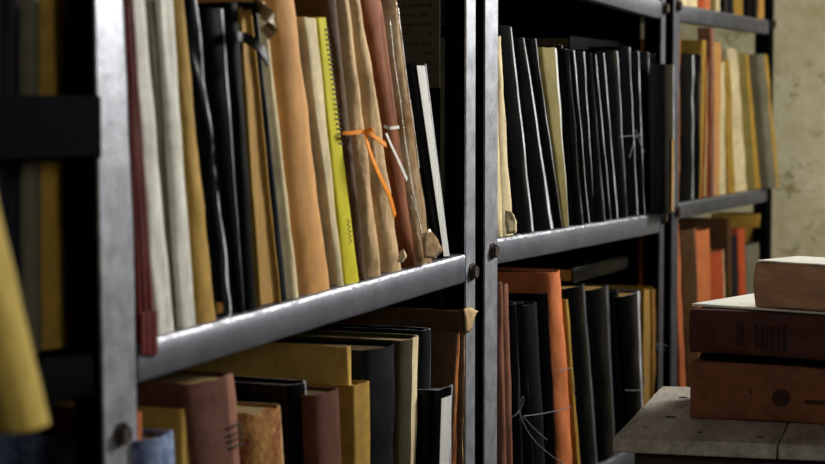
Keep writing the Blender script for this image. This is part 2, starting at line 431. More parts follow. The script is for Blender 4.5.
# ---- bay 1, main shelf
book('a1', 'dark red ledger squeezed beside the bright post, hanging past the shelf edge', (140, 157, 337), (125.5, 131.5, 0), S1, 'flat', 'darkred', None, None, prot=.0085, h=.37, amp=.0006, name='ledger', group=G1, d=.2)
book('a2', 'grey-white paper bundle just right of the dark red ledger', (157.5, 176, 333), (132, 146, 0), S1, 'flat', 'greywhite', None, 'pages', h=.36, amp=.0014, rnd=1, group=G1, name='paper_file', cat='file')
book('a2b', 'thin dull olive file between the two grey-white paper bundles', (176.5, 182, 329), (147, 159.5, 0), S1, 'flat', 'olivegrey', None, None, h=.35, amp=.001, prot=-.006, group=G1, name='paper_file', cat='file')
book('a3', 'grey-white paper bundle leaning against the ochre folder', (182.5, 197, 327), (160, 174, 0), S1, 'flat', 'greywhite', None, 'pages', h=.365, amp=.0014, rnd=1, group=G1, name='paper_file', cat='file')
book('a4', 'ochre card folder between the grey-white bundles and a shiny black ledger', (197, 221, 318), (174, 184.5, 0), S1, 'bundle', 'ochre', None, 'pages', h=.37, amp=.0016, rnd=.6, group=G1, name='card_folder', cat='folder')
book('a5', 'glossy black ledger with a long wavy white highlight on its spine', (221, 238, 312), (185, 203, 0), S1, 'bundle', 'blackgloss', 'wear', 'pages', ww=.013, h=.38, amp=.0036, rnd=1, group=G1, name='ledger')  # the highlight is painted as a pale edge strip
book('a6', 'black ledger whose flat top shows just below the photo edge', (238, 247, 308), (204, 229, 7), S1, 'hard', 'black', 'glint_wear2', 'pages_dark', amp=.001, group=G1, name='ledger')
book('a7', 'dark brown ledger hidden partly by the black strap', (247.5, 260, 305), (229, 241, 2), S1, 'hard', 'blackmatte', None, 'pages_dark', amp=.001, group=G1, name='ledger')
book('a8', 'open-edged ledger with golden pages facing the aisle under a black strap', (260.5, 281, 303), (240.5, 252, 8), S1, 'fore', 'ochre', None, 'pages_gold', amp=.001, group=G1, name='ledger')
book('a9', 'thin dark blue-grey book between golden pages and a cream file', (281.5, 290.5, 300), (253, 259, 2), S1, 'hard', 'navy', 'glint_wear2', None, amp=.0008, group=G1)
book('a10', 'thin cream paper file left of the big orange-tan folder', (291, 303, 294), (260, 268, 0), S1, 'bundle', 'cream', None, None, h=.352, amp=.0012, rnd=.8, group=G1, name='paper_file', cat='file')
book('a11', 'big rounded orange-tan folder, the widest on the nearest main shelf', (303.5, 338, 288), (275, 303, 0), S1, 'bundle', 'orangetan', None, 'pages', h=.38, amp=.0022, rnd=1.3, group=G1, name='card_folder', cat='folder')
book('a12', 'cream-edged booklet between the orange-tan folder and the yellow-green one', (338.5, 344.5, 281), (304, 317, 17), S1, 'flat', 'cream', None, None, amp=.0012, group=G1, name='booklet', cat='booklet')
book('a13', 'yellow-green notebook with small stitch marks along its spine edge', (345, 360, 279), (317.5, 327, 17), S1, 'flat', 'yellowgreen', None, 'pages', amp=.0006, group=G1, name='notebook', cat='notebook')
book('a14b', 'dark brown folder right of the yellow-green notebook', (360.5, 370, 277), (328, 340.5, 0), S1, 'bundle', 'browndark', None, 'pages', h=.38, amp=.0016, group=G1, name='card_folder', cat='folder')
book('a14', 'brown paper-wrapped bundle left of the one tied with orange ribbon', (370.5, 386, 275), (341, 353, 0), S1, 'bundle', 'brownpale', None, 'pages', h=.38, amp=.0024, rnd=1.0, group=G1, name='paper_bundle', cat='bundle', bow=.003)
book('a15', 'pale brown bundle with the orange ribbon tails hanging over it', (388, 407, 268), (353.5, 364.5, 0), S1, 'bundle', 'brownpale', None, 'pages', h=.375, amp=.0026, rnd=1.0, group=G1, name='paper_bundle', cat='bundle', bow=.004)
book('a16b', 'rust-brown folder between the pale brown bundle and the plastic-wrapped one', (407.5, 418, 263), (365, 388, 0), S1, 'bundle', 'rust', None, 'pages', h=.36, amp=.0014, rnd=.8, group=G1, name='card_folder', cat='folder', bow=.003)
book('a16', 'bundle in crinkled shiny clear plastic beside the black and white binder', (418.5, 438, 260), (388.5, 401, 0), S1, 'bundle', 'plastic', None, 'pages', h=.365, amp=.0026, rnd=1.2, group=G1, name='paper_bundle', cat='bundle', bow=.003, prot=.004)
book('a17', 'small black binder with a white spine panel at the end of the main shelf', (438.5, 453, 253), (409.5, 431, 63), S1, 'hard', 'black', 'wear', 'pages_white', amp=.0004, group=G1, name='binder', cat='binder', ww=.003)

def P(key, u, v, off=.0015):
    """point in front of a book's spine: u across its thickness 0..1, v up its height 0..1 (local to its root)"""
    b = BOOKS[key][1]; w = b['wb'] + (b['wt'] - b['wb']) * v
    return Vector((b['lean'] * v + u * w, -off, b['h'] * v))
def vfrac(key, py):
    b = BOOKS[key][1]; x = b['xb'] + b['lean'] * .5
    r = None
    for i in range(1001):
        v = i / 1000; p = Vector((b['xb'] + b['lean'] * v, b['y0'], b['z'] + b['h'] * v))
        q = p - CAM; yy = H / 2 - FPX * q.dot(UP) / q.dot(FW)
        if yy <= py: return v
    return 1.0
def spine_quads(key, name, rects, m_, off=.0012):
    """small marks printed on a spine"""
    root = BOOKS[key][0]; bm = bmesh.new()
    for (u0, u1, v0, v1) in rects:
        pts = [P(key, u0, v0, off), P(key, u1, v0, off), P(key, u1, v1, off), P(key, u0, v1, off)]
        q = [p + Vector((0, .0006, 0)) for p in pts]
        a = [bm.verts.new(p) for p in pts]; b = [bm.verts.new(p) for p in q]
        bm.faces.new(a)
        bm.faces.new(b[::-1])
        for k in range(4): bm.faces.new((a[k], b[k], b[(k + 1) % 4], a[(k + 1) % 4]))
    return bm_obj(name, bm, M[m_], root, smooth=False)

# dark red ledger: ridges between its leaves
bmr = bmesh.new(); b1 = BOOKS['a1'][1]
for u in (.32, .66):
    r = random.Random(3)
    vs = []
    for i in range(13):
        p = P('a1', u, i / 12, .0012); vs.append([bm_ for bm_ in (bmr.verts.new(p + Vector((-.0011, .0022, 0))), bmr.verts.new(p), bmr.verts.new(p + Vector((.0011, .0022, 0))))])
    for a, b in zip(vs, vs[1:]):
        for k in range(2): bmr.faces.new((a[k], a[k + 1], b[k + 1], b[k]))
bm_obj('spine_ridge', bmr, M['darkred'], BOOKS['a1'][0])
bm = bmesh.new(); w_ = b1['wb']
for q in range(3): add_box(bm, w_ * (q / 3 + .02), w_ * ((q + 1) / 3 - .03), -.0012, .0008, -.013 - .002 * q, .03)
bm_obj('hanging_edge', bm, M['darkred'], BOOKS['a1'][0], bevel=.0006)
# binder white panel
spine_quads('a17', 'spine_panel', [(.28, .66, .01 + i * .049, .01 + (i + 1) * .049) for i in range(20)], 'pages_white', .001)
# notebook stitch marks and tiny print
spine_quads('a13', 'stitching', [(.62, .98, vfrac('a13', y), vfrac('a13', y) + .006) for y in range(30, 148, 5)], 'ink', .0006)
spine_quads('a13', 'print', [(.55 + .1 * (i % 2), .62 + .13 * (i % 2), vfrac('a13', 245) + i * .009, vfrac('a13', 245) + i * .009 + .005) for i in range(11)], 'ink', .0006)

# black strap over the golden-page ledger, patched tab behind it, ribbons
def rel(key, px, py, y0): return on_y(px, py, y0) - BOOKS[key][0].location
yy = -.008
ribbon('strap', [rel('a8', 229, 37, .012), rel('a8', 234, 37, yy), rel('a8', 243, 37, yy - .004), rel('a8', 254, 43, yy - .012), rel('a8', 262, 51, yy - .016), rel('a8', 268, 63, yy - .016)],
       .011, .003, M['leather'], BOOKS['a8'][0], wdir=Vector((0, .1, 1)))
ribbon('tab', [rel('a9', 256, 5, .01), rel('a9', 262, 10, -.012), rel('a9', 271, 19, -.022), rel('a9', 272, 27, -.02), rel('a9', 264, 34, -.012)], .016, .003, M['tab'], BOOKS['a9'][0], wdir=Vector((0, .3, 1)))
t = empty('ribbon', (0, 0, 0)); tag(t, 'orange ribbon knotted round the pale brown bundle with two loose ends', 'ribbon')
k15 = on_y(366, 131, -.004)
t.location = k15
def rl(px, py, y0=-.008): return on_y(px, py, y0) - k15
ribbon('band', [rl(343, 133, .0), rl(350, 133, -.004), rl(358, 132, -.006), rl(366, 131, -.006)], .005, .0012, M['ribbon'], t, wdir=Vector((0, 0, 1)))
ribbon('tail', [rl(364, 131, -.008), rl(371, 134, -.014), rl(379, 140, -.018), rl(386, 145, -.02)], .007, .0012, M['ribbon'], t, wdir=Vector((0, .2, 1)))
ribbon('tail', [rl(365, 132, -.008), rl(370, 152, -.015), rl(379, 174, -.018), rl(389, 195, -.018), rl(395, 216, -.016)], .0085, .0012, M['ribbon'], t)
bk = bmesh.new(); bmesh.ops.create_icosphere(bk, subdivisions=2, radius=.005)
bm_obj('knot', bk, M['ribbon'], t, (0, -.006, 0))
t = empty('ribbon', on_y(390, 129, -.006)); tag(t, 'short white ribbon hanging off the rust-brown bundle', 'ribbon')
def rl(px, py, y0=-.008): return on_y(px, py, y0) - t.location
ribbon('band', [rl(384, 126, -.003), rl(390, 128, -.01), rl(399, 127, -.012)], .004, .001, M['ribbonw'], t, wdir=Vector((0, 0, 1)))
ribbon('tail', [rl(386, 133, -.004), rl(391, 145, -.01), rl(399, 162, -.014), rl(407, 180, -.014)], .006, .001, M['ribbonw'], t)

def flap(key, name, pts, m_, seed=0):
    root = BOOKS[key][0]; bm = bmesh.new()
    P3 = [on_y(a, b, c) - root.location for a, b, c in pts]
    vs = [bm.verts.new(p) for p in P3]
    ctr = bm.verts.new(sum(P3, Vector()) / len(P3) + Vector((0, -.003, .001)))
    for i in range(len(vs)): bm.faces.new((vs[i], vs[(i + 1) % len(vs)], ctr))
    bmesh.ops.subdivide_edges(bm, edges=bm.edges[:], cuts=2, use_grid_fill=True)
    for q in bm.verts: q.co += Vector((0, 1, 0)) * .0022 * noise.noise(q.co * 160 + Vector((seed, 0, 0)))
    o = bm_obj(name, bm, M[m_], root); md = o.modifiers.new('thickness', 'SOLIDIFY'); md.thickness = .0006
    return o
flap('a4', 'torn_tab', [(217, 302, -.004), (222, 303, -.010), (224, 308, -.012), (222, 313, -.010), (217, 314, -.004)], 'orangetan', 1)
flap('a15', 'torn_corner', [(399, 252, -.006), (404, 249, -.012), (407, 256, -.012), (403, 263, -.010), (398, 262, -.006)], 'cream', 2)
flap('a16', 'crumpled_plastic', [(422, 236, -.012), (430, 228, -.018), (438, 240, -.018), (443, 250, -.014), (436, 259, -.012), (424, 258, -.010)], 'plastic', 3)
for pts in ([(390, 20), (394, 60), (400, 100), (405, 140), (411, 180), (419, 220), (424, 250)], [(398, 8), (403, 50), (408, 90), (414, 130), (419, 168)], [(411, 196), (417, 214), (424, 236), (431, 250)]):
    ribbon('plastic_glint', [on_y(x, y, -.0075) - BOOKS['a16'][0].location for x, y in pts], .0022, .0014, M['gleam'], BOOKS['a16'][0])  # ribbons added as painted highlights on the shiny plastic
# notice on the added dark panel
xs = x_p1r[0] + .003
def on_x(px, py, x0):
    r = ray(px, py); return CAM + r * ((x0 - CAM.x) / r.x)
a = on_x(440, 88, xs); 
t = empty('paper_notice', (xs, a.y, a.z)); tag(t, 'dim typed paper sheet on the added dark panel behind the small binder', 'paper')
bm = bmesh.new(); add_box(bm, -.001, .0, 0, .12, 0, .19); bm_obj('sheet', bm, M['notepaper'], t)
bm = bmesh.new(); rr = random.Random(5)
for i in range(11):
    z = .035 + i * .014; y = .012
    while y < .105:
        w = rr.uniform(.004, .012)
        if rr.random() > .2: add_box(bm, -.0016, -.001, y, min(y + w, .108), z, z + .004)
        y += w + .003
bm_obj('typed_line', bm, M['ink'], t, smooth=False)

# ---- bay 1, lower shelf
L1 = flat(LOW - .03)
G2 = 'books standing on the shelf below the nearest main shelf'
book('b1', 'pale pink booklet edge right against the bright post, lower shelf', (138, 144, 464), (137.5, 143, 413), L1, 'flat', 'peach', None, None, prot=.0, d=.2, group=G2, name='booklet', cat='booklet')
book('b3', 'blue marbled book low in the corner beside the bright post', (146, 181, 464), (144, 180, 442), L1, 'hard', 'bluewhite', None, 'pages_dark', prot=.02, d=.2, group=G2, amp=.002)
book('b2', 'olive-yellow card folder behind the blue marbled book', (182, 194, 464), (181, 192, 409), L1, 'flat', 'ochre', None, 'pages', prot=-.01, d=.22, group=G2, name='card_folder', cat='folder')
book('b4', 'worn maroon book with a frayed pale top corner on its spine', (198, 246, 464), (190, 240, 386), L1, 'hard', 'maroon', 'pink', 'pages', prot=.0, d=.24, group=G2, amp=.002)
book('b6', 'ragged tan book with rusty stains between the maroon and black books', (252, 292, 464), (250, 290, 416), L1, 'bundle', 'stained', 'brownpale', 'pages', prot=.01, d=.2, group=G2, amp=.004)
book('b5', 'black book with a pale top edge, left of the big ochre folder', (294, 316, 464), (292, 311, 386), L1, 'hard', 'black', 'glint_wear2', 'pages_dark', prot=-.01, d=.25, group=G2)
book('b8', 'small dark reddish-brown book in front of the big ochre folder', (320, 346, 464), (317, 344, 396), L1, 'hard', 'maroon', None, 'pages_dark', prot=.012, d=.2, group=G2)
book('b7', 'big ochre card folder, widest on the lower shelf', (350, 354.5, 464), (347, 351.5, 347), L1, 'flat', 'ochrelight', 'cream', None, prot=-.02, d=.30, group=G2, name='card_folder', cat='folder')
book('b10', 'small ochre booklet right of the big ochre folder', (355, 372, 464), (354, 371, 386), L1, 'flat', 'ochre', None, 'pages', prot=.0, d=.2, group=G2, name='booklet', cat='booklet')
book('b11', 'black book with a rough torn top, left of the pale-spined book', (373, 399, 464), (372, 402, 351), L1, 'bundle', 'charcoal', None, 'pages_dark', prot=.0, d=.27, group=G2, amp=.002)
book('b12', 'dark book with a pale cream spine on the lower shelf', (400, 421, 464), (403, 423, 341), L1, 'hard', 'darkolive', 'cream', ww=.024, pages='pages', prot=-.01, d=.26, group=G2)
book('b13', 'tall charcoal book behind the pale-spined book', (422, 433, 464), (424, 434, 331), L1, 'hard', 'charcoal', 'glint_wear2', None, prot=-.012, d=.28, group=G2)
book('b14', 'short black binder with a white front next to the torn brown book', (434, 452, 464), (436, 456, 391), L1, 'flat', 'black', 'glint_wear2', 'pages_white', prot=.01, d=.2, group=G2, name='binder', cat='binder')
book('b15', 'torn brown book with peeling strips on its spine', (451, 460, 464), (456, 462.5, 334), L1, 'bundle', 'browndark', 'peel', 'pages_dark', ww=.03, prot=.012, d=.27, group=G2, amp=.0022, rnd=.6)
book('b16', 'tall torn grey-brown book against the right post of the nearest rack', (460, 465, 464), (462.5, 467, 311), L1, 'bundle', 'browndark', 'brownpale', None, ww=.012, prot=.012, d=.30, group=G2, amp=.0022, rnd=.6)
flap('b16', 'frayed_cloth', [(464, 309, -.009), (470, 307, -.010), (478, 311, -.010), (475, 318, -.010), (472, 330, -.009), (466, 334, -.009)], 'brownpale', 8)
spine_quads('b14', 'front_panel', [(.25, .75, v / 20, (v + 1) / 20) for v in range(0, 19)], 'pages_white', .001)
spine_quads('b4', 'print', [(.62, .92, vfrac('b4', y), vfrac('b4', y) + .006) for y in (438, 446, 452, 459)] , 'ink', .0022)

# ---- bay 2, main shelf
G3 = 'black ledgers leaning on the middle main shelf'
book('c1', 'cream card folder against the left post of the middle rack', (497.5, 504, 238), (492, 495.5, 36), S2, 'flat', 'cream', None, None, name='card_folder', cat='folder', d=.2)
book('c1b', 'cream card folder with a torn lower corner beside a tall black ledger', (504.5, 518, 236), (496, 498, 36), S2, 'bundle', 'cream', None, 'pages', name='card_folder', cat='folder', amp=.002, d=.2)
blk = [  # bottom l, r, top l, r, y top, label
 (518.5, 537.5, 499, 515.5, 25, 'wear', 'tallest black ledger, standing beside the cream folders'),
 (538, 557, 516, 528, 37, 'wear', 'black ledger with a wide silvery glint painted on its spine, second from the cream folders'),
 (557.5, 564, 528.5, 539, 38, 'wear', 'black ledger directly left of the tan folder'),
]
for i, (a, b, c, d_, y, w, lab) in enumerate(blk):
    book('c2%d' % i, lab, (a, b, 227 - i * 2), (c, d_, y), S2, 'hard', 'black', w, 'pages_dark', name='ledger', group=G3, amp=.0012, ww=(.008, .020, .009)[i])
book('c5', 'tan folder with a white paper edge among the black ledgers', (564.5, 569.5, 224), (542, 558, 47), S2, 'flat', 'olive', 'pages_white', 'pages', name='card_folder', cat='folder', prot=.002, ww=.007)
bb = [570, 577, 586, 591, 597.5, 608, 613, 620, 630, 641.5, 646.5, 654, 661]
tt = [559, 564.5, 571, 577, 588, 592.5, 598.5, 607, 621.5, 633.5, 641.5, 652, 658.5]
ty = [43, 45, 49, 50, 51, 53, 54, 52, 50, 46.5, 51, 51.5, 54]
nm = ['black ledger touching the right side of the tan folder', 'black ledger second to the right of the tan folder', 'black ledger third to the right of the tan folder',
      'thin black ledger fourth to the right of the tan folder', 'black ledger fifth to the right of the tan folder', 'thin black ledger sixth to the right of the tan folder',
      'black ledger seventh to the right of the tan folder', 'wide black ledger just left of the knotted string', 'black ledger behind the knotted string',
      'black ledger just right of the knotted string', 'black ledger third from the protruding black box file', 'black ledger last before the protruding black box file']
for i in range(12):
    book('c6%d' % i, nm[i], (bb[i], bb[i + 1], 220 - i), (tt[i], tt[i + 1], ty[i + 1]), S2, 'hard', 'black', 'wear', 'pages_dark', name='ledger', group=G3, ww=.0125 if i % 3 != 1 else .009,
         prot=(-.004, .004, 0, -.003, .003, -.002, .002, 0, -.002, .004, 0, -.003)[i], amp=.0011)
book('c7', 'black box file hanging in front of the two middle rack posts', (664, 675.5, 209), (663, 675, 64), S2, 'flat', 'black', 'glint_wear2', 'pages_dark', prot=.034, name='box_file', cat='file', amp=.0003, d=.026, ww=.006)
bm = bmesh.new(); b_ = BOOKS['c7'][1]; add_box(bm, b_['wb'] * .55, b_['wb'] * .72, -.002, -.0008, .004, b_['h'] * .5); bm_obj('paper_edge', bm, M['pages_gold'], BOOKS['c7'][0])
flap('c1b', 'torn_corner', [(506, 210, -.004), (512, 212, -.012), (517, 222, -.014), (516, 233, -.010), (507, 234, -.004), (505, 220, -.004)], 'cream', 4)
# string round two ledgers
t = empty('string', on_y(634, 140, -.004)); tag(t, 'knotted grey string round the ledgers on the middle main shelf', 'string')
def rl(px, py, y0=-.006): return on_y(px, py, y0) - t.location
tube('loop', [rl(620, 137), rl(628, 136, -.004), rl(634, 135), rl(642, 136, -.006)], .0007, M['string'], t)
tube('loose_end', [rl(636, 130), rl(638, 138, -.014), rl(640, 144, -.02), rl(645, 152, -.024)], .0009, M['string'], t)
tube('loose_end', [rl(634, 139), rl(638, 136, -.018), rl(640, 133, -.02)], .0009, M['string'], t)
tube('loose_end', [rl(634, 139), rl(633, 148, -.014), rl(629, 158, -.018)], .0006, M['string'], t)
# ---- bay 2, lower shelf
L2 = flat(LOW)
G4 = 'books on the lower shelf of the middle rack'
book('d1', 'thin pinkish-brown book against the middle rack left post', (503, 509, 464), (499, 503.5, 283), L2, 'hard', 'pink', 'glint_wear2', None, d=.2, group=G4)
book('d2', 'thin pinkish-brown book, second from the middle rack left post', (509.5, 515, 464), (504, 510, 285), L2, 'hard', 'pink', None, None, d=.2, group=G4)
book('d3', 'black ledger left of the string knot on the lower shelf', (515.5, 527, 464), (510.5, 519, 305), L2, 'hard', 'black', 'edgedull', 'pages_dark', d=.2, group=G4, name='ledger')
book('d4', 'black ledger behind the string knot on the lower shelf', (527.5, 536, 464), (519.5, 526, 304), L2, 'hard', 'black', 'edgedull', 'pages_dark', d=.2, group=G4, name='ledger')
book('d5', 'charcoal ledger with a curved top right of the string knot', (536.5, 549, 464), (526.5, 541.5, 306), L2, 'bundle', 'charcoal', 'edgedull', 'pages_dark', d=.2, group=G4, name='ledger', prot=.006)
book('d6', 'black ledger with a pale edge directly left of the orange ledger', (549.5, 562, 464), (542, 554.5, 294), L2, 'hard', 'black', 'edgedull', 'pages_dark', d=.22, group=G4, name='ledger')
book('d7', 'bright orange ledger, tallest on the middle lower shelf', (562.5, 577, 464), (551, 565, 273), L2, 'bundle', 'orange', None, 'pages_dark', d=.25, group=G4, name='ledger', prot=.01, amp=.0025)
book('d8', 'thin ochre booklet pressed to the right side of the orange ledger', (577.5, 581, 464), (565.5, 568.5, 300), L2, 'flat', 'ochre', None, None, d=.2, group=G4, name='booklet', cat='booklet')
book('d9', 'black ledger with gold page tops right of the orange ledger', (581.5, 601, 464), (569, 588.5, 289), L2, 'hard', 'black', 'edgedull', 'pages_gold', d=.24, group=G4, name='ledger', top_in=.004)
book('d10', 'black ledger, second to the right of the orange ledger', (601.5, 620, 464), (589, 612, 291), L2, 'hard', 'black', 'edgedull', 'pages_gold', d=.24, group=G4, name='ledger', top_in=.004)
book('d11', 'thin black ledger, third to the right of the orange ledger', (620.5, 628, 464), (612.5, 621.5, 292), L2, 'hard', 'black', 'edgedull', 'pages_dark', d=.24, group=G4, name='ledger')
book('d12', 'wide black box file with a blue-white edge left of the yellowed papers', (628, 643, 380), (622, 643.5, 297), L2, 'hard', 'black', 'wear', 'pages_gold', d=.22, group=G4, name='box_file', cat='file', prot=.012)
book('d13', 'bundle of yellowed papers tied with string at the end of the middle lower shelf', (643.5, 653, 380), (644, 653, 289), L2, 'fore', 'ochre', None, 'pages_gold', d=.24, group=G4, name='paper_bundle', cat='bundle')
book('d14', 'ragged olive-yellow paper file next to the middle rack right post', (653.5, 659, 380), (653.5, 659.5, 290), L2, 'bundle', 'tan', None, None, d=.24, group=G4, name='paper_file', cat='file', amp=.003)

def lying(key, label, name, cat, px, py, z, w, d_, th, mcover, mpages, y0, rz=0.0, group=None):
    """closed book lying flat: boards above and below a page block"""
    a = on_y(px, py, y0)
    root = empty(name, (a.x, y0, z), rz); tag(root, label, cat, group)
    bm = bmesh.new()
    n = 8
    add_box(bm, -w, 0, 0, d_, th - .003, th); add_box(bm, -w, 0, 0, d_, 0, .003)
    add_box(bm, -.003, 0, .003, d_, .003, th - .003); add_box(bm, -w, 0, 0, .003, .003, th - .003)
    bm_obj('cover', bm, M[mcover], root, bevel=.001)
    bm = bmesh.new(); add_box(bm, -w + .003, -.0035, .003, d_ - .003, .0032, th - .0032); bm_obj('page_block', bm, M[mpages], root)
    return root

ztop = BOOKS['d9'][0].location.z + BOOKS['d9'][1]['h']
lying('d15', 'black book lying flat across the tops of the lower black ledgers', 'book', 'book', 628, 280, ztop + .0015, .34, .16, .026, 'black', 'pages_gold', .03, group=G4)
zt6 = max(BOOKS['c6%d' % i][0].location.z + BOOKS['c6%d' % i][1]['h'] for i in range(2, 8))
lying('c8', 'dim flat brown box file lying on top of the black ledgers', 'box_file', 'file', 640, 45, zt6 + .003, .45, .16, .022, 'blackmatte', 'pages_dark', .07)

# thin string round the lower ledgers, with a bow and long loose ends
t = empty('string', on_y(519, 409, -.006)); tag(t, 'grey string with a bow knot and long hanging ends on the lower ledgers', 'string')
def rl(px, py, y0=-.014): return on_y(px, py, y0) - t.location
tube('loop', [rl(519, 410), rl(521, 397, -.02), rl(524, 395, -.022), rl(524, 402, -.02), rl(519, 412, -.016)], .0009, M['string'], t)
tube('loop', [rl(512, 417), rl(517, 415, -.02), rl(519, 410, -.02)], .0012, M['string'], t)
tube('loose_end', [rl(519, 411), rl(526, 432, -.03), rl(540, 448, -.035), rl(562, 464, -.035), rl(580, 474, -.03)], .0009, M['string'], t)
tube('loose_end', [rl(523, 416), rl(532, 428, -.028), rl(547, 440, -.03)], .0009, M['string'], t)
tube('band', [rl(524, 416), rl(545, 414, -.012), rl(560, 410, -.016), rl(571, 407, -.02)], .0008, M['string'], t)
t = empty('string', on_y(569, 385, -.014)); tag(t, 'short thread tied round the bright orange ledger', 'string')
def rl(px, py, y0=-.02): return on_y(px, py, y0) - t.location
tube('band', [rl(559, 371), rl(565, 369, -.022), rl(571, 368, -.02)], .0008, M['string'], t)
tube('loose_end', [rl(571, 368), rl(573, 388, -.026), rl(576, 400, -.026)], .0007, M['string'], t)
t = empty('string', on_y(635, 391, -.014)); tag(t, 'pale string round the yellowed papers and the wide black box file', 'string')
def rl(px, py, y0=-.02): return on_y(px, py, y0) - t.location
tube('band', [rl(625, 390), rl(634, 391, -.022), rl(642, 390), rl(645, 386, -.02), rl(645, 378, -.01)], .0009, M['string'], t)
t = empty('string', on_y(656, 344, -.01)); tag(t, 'frayed pale string stub on the ragged olive-yellow paper file', 'string')
def rl(px, py, y0=-.01): return on_y(px, py, y0) - t.location
for q in ((661, 340), (667, 346), (665, 350), (659, 351)):
    tube('strand', [rl(655, 343, -.008), rl((655 + q[0]) / 2, q[1] - 3, -.02), rl(q[0], q[1], -.026)], .0008, M['string'], t)

# ---- bay 3, main shelf
G5 = 'files on the far main shelf beside the plaster wall'
B3 = [
 ('white_orange', 'narrow red-orange file with a torn white top beside the middle post', (677.5, 681, 200), (678.5, 681.5, 38), 'bundle', 'peel', 'wear', None, 0, 'paper_file', 'file'),
 ('black1', 'wide black ledger at the left end of the far main shelf', (681.3, 697, 199), (681.8, 697, 53), 'hard', 'blackmatte', 'glint_wear2', None, .0, 'ledger', 'ledger'),
 ('black2', 'black ledger with a blue-white edge, right of the wide black one', (697.3, 700.3, 198), (697.3, 703, 54), 'hard', 'black', 'wear', None, 0, 'ledger', 'ledger'),
 ('red1', 'thin rust-red book with page stripes left of the pale upright board', (703, 709, 197), (707.4, 710, 56), 'fore', 'redorange', None, 'pages', 0, 'book', 'book'),
 ('board', 'tall pale pinkish board standing upright among the far files', (711.5, 715, 196), (711.5, 714.5, 28), 'flat', 'pink', 'glint_wear2', None, .004, 'backing_board', 'board'),
 ('tan1', 'orange-tan folder with a curled top right of the pale upright board', (715.3, 720, 195), (715, 722, 42), 'flat', 'orangetan', None, None, .0, 'card_folder', 'folder'),
 ('cream1', 'cream paper file behind the curled orange-tan folder', (720.5, 729, 193), (722, 725, 62), 'bundle', 'cream', None, None, .0, 'paper_file', 'file'),
 ('cream2', 'cream-ochre paper file left of the dark gap on the far shelf', (729.3, 736, 192), (725.5, 731, 60), 'flat', 'ochre', 'cream', None, 0, 'paper_file', 'file'),
 ('olive1', 'pale olive folder leaning in the middle of the far shelf', (739.5, 751, 190), (732, 740.5, 49), 'bundle', 'cream', None, None, .0, 'card_folder', 'folder'),
 ('ochre1', 'ochre folder leaning beside the rack end post', (751.5, 758, 189), (741, 748, 53), 'bundle', 'olive', None, None, 0, 'card_folder', 'folder'),
 ('ochre2', 'golden ochre folder, last one inside the far rack', (758.5, 766, 188), (748.5, 757.5, 54), 'bundle', 'ochre', None, 'pages', .004, 'card_folder', 'folder'),
]
for k, lab, lo, top, st, cv, wr, pg, pr, nme, ct in B3:
    book('e' + k, lab, lo, top, S3, st, cv, wr, pg, prot=pr, name=nme, cat=ct, group=G5, amp=.002, d=.03 if k == 'board' else .22)
book('etan', 'wide tan folder back at the left end of the far main shelf', (700.5, 702.8, 198), (703, 707, 40), lambda x: S3(x), 'flat', 'ochre', None, None, prot=-.003, name='card_folder', cat='folder', group=G5, d=.24)
book('egrey', 'grey-brown file with a pale worn foot sticking out before the end post', (774, 783, 193), (763, 770, 54), S3, 'bundle', 'olivegrey', 'ochre', None, ww=.06, prot=.034, name='paper_file', cat='file', group=G5, amp=.003, d=.3)
# ---- bay 3, lower shelf
G6 = 'books on the lower shelf of the farthest rack'
L3 = flat(LOW)
B4 = [
 ('peach', 'tall peach-orange board against the left post of the farthest rack', (681, 687, 380), (674.5, 679, 222), 'flat', 'peach', None, None, .0, 'board', 'board'),
 ('brown', 'dark brown book left of the bright orange one, far lower shelf', (689, 701, 330), (683, 699, 231), 'hard', 'browndark', 'pink', None, .0, 'book', 'book'),
 ('orange', 'bright orange book on the far lower shelf behind the table stack', (701.5, 714, 330), (699.5, 712.5, 231), 'hard', 'orange', None, 'pages', 0.004, 'book', 'book'),
 ('red', 'short red-orange book right of the bright orange one', (714.5, 729, 330), (713, 727, 253), 'hard', 'redorange', 'cream', 'pages', 0, 'book', 'book'),
 ('blk', 'dark blue-black book right of the short red-orange one', (733.5, 743, 330), (732.5, 740, 236), 'hard', 'navy', 'glint_wear2', 'pages_dark', -.01, 'book', 'book'),
 ('olv', 'olive-grey card file near the end of the far lower shelf', (748, 762, 330), (747, 760, 246), 'flat', 'olivegrey', None, None, 0, 'card_folder', 'folder'),
]
for k, lab, lo, top, st, cv, wr, pg, pr, nme, ct in B4:
    book('f' + k, lab, lo, top, L3, st, cv, wr, pg, prot=pr, name=nme, cat=ct, group=G6, amp=.0015, d=.16)
book('frb', 'tall rust-brown folder at the back of the far lower shelf', (729.5, 733, 330), (728, 732, 219), L3, 'flat', 'browndark', None, None, prot=0, name='card_folder', cat='folder', group=G6, d=.15)
book('frs', 'small red book peeping out behind the olive-grey file', (743.5, 747.5, 330), (741, 746.5, 229), L3, 'hard', 'redorange', None, None, prot=0, name='book', group=G6, d=.1)
book('foc', 'upright ochre file at the right end of the far lower shelf', (763, 767, 330), (760, 766.5, 214), L3, 'flat', 'ochre', None, None, prot=-.01, name='card_folder', cat='folder', group=G6, d=.12)
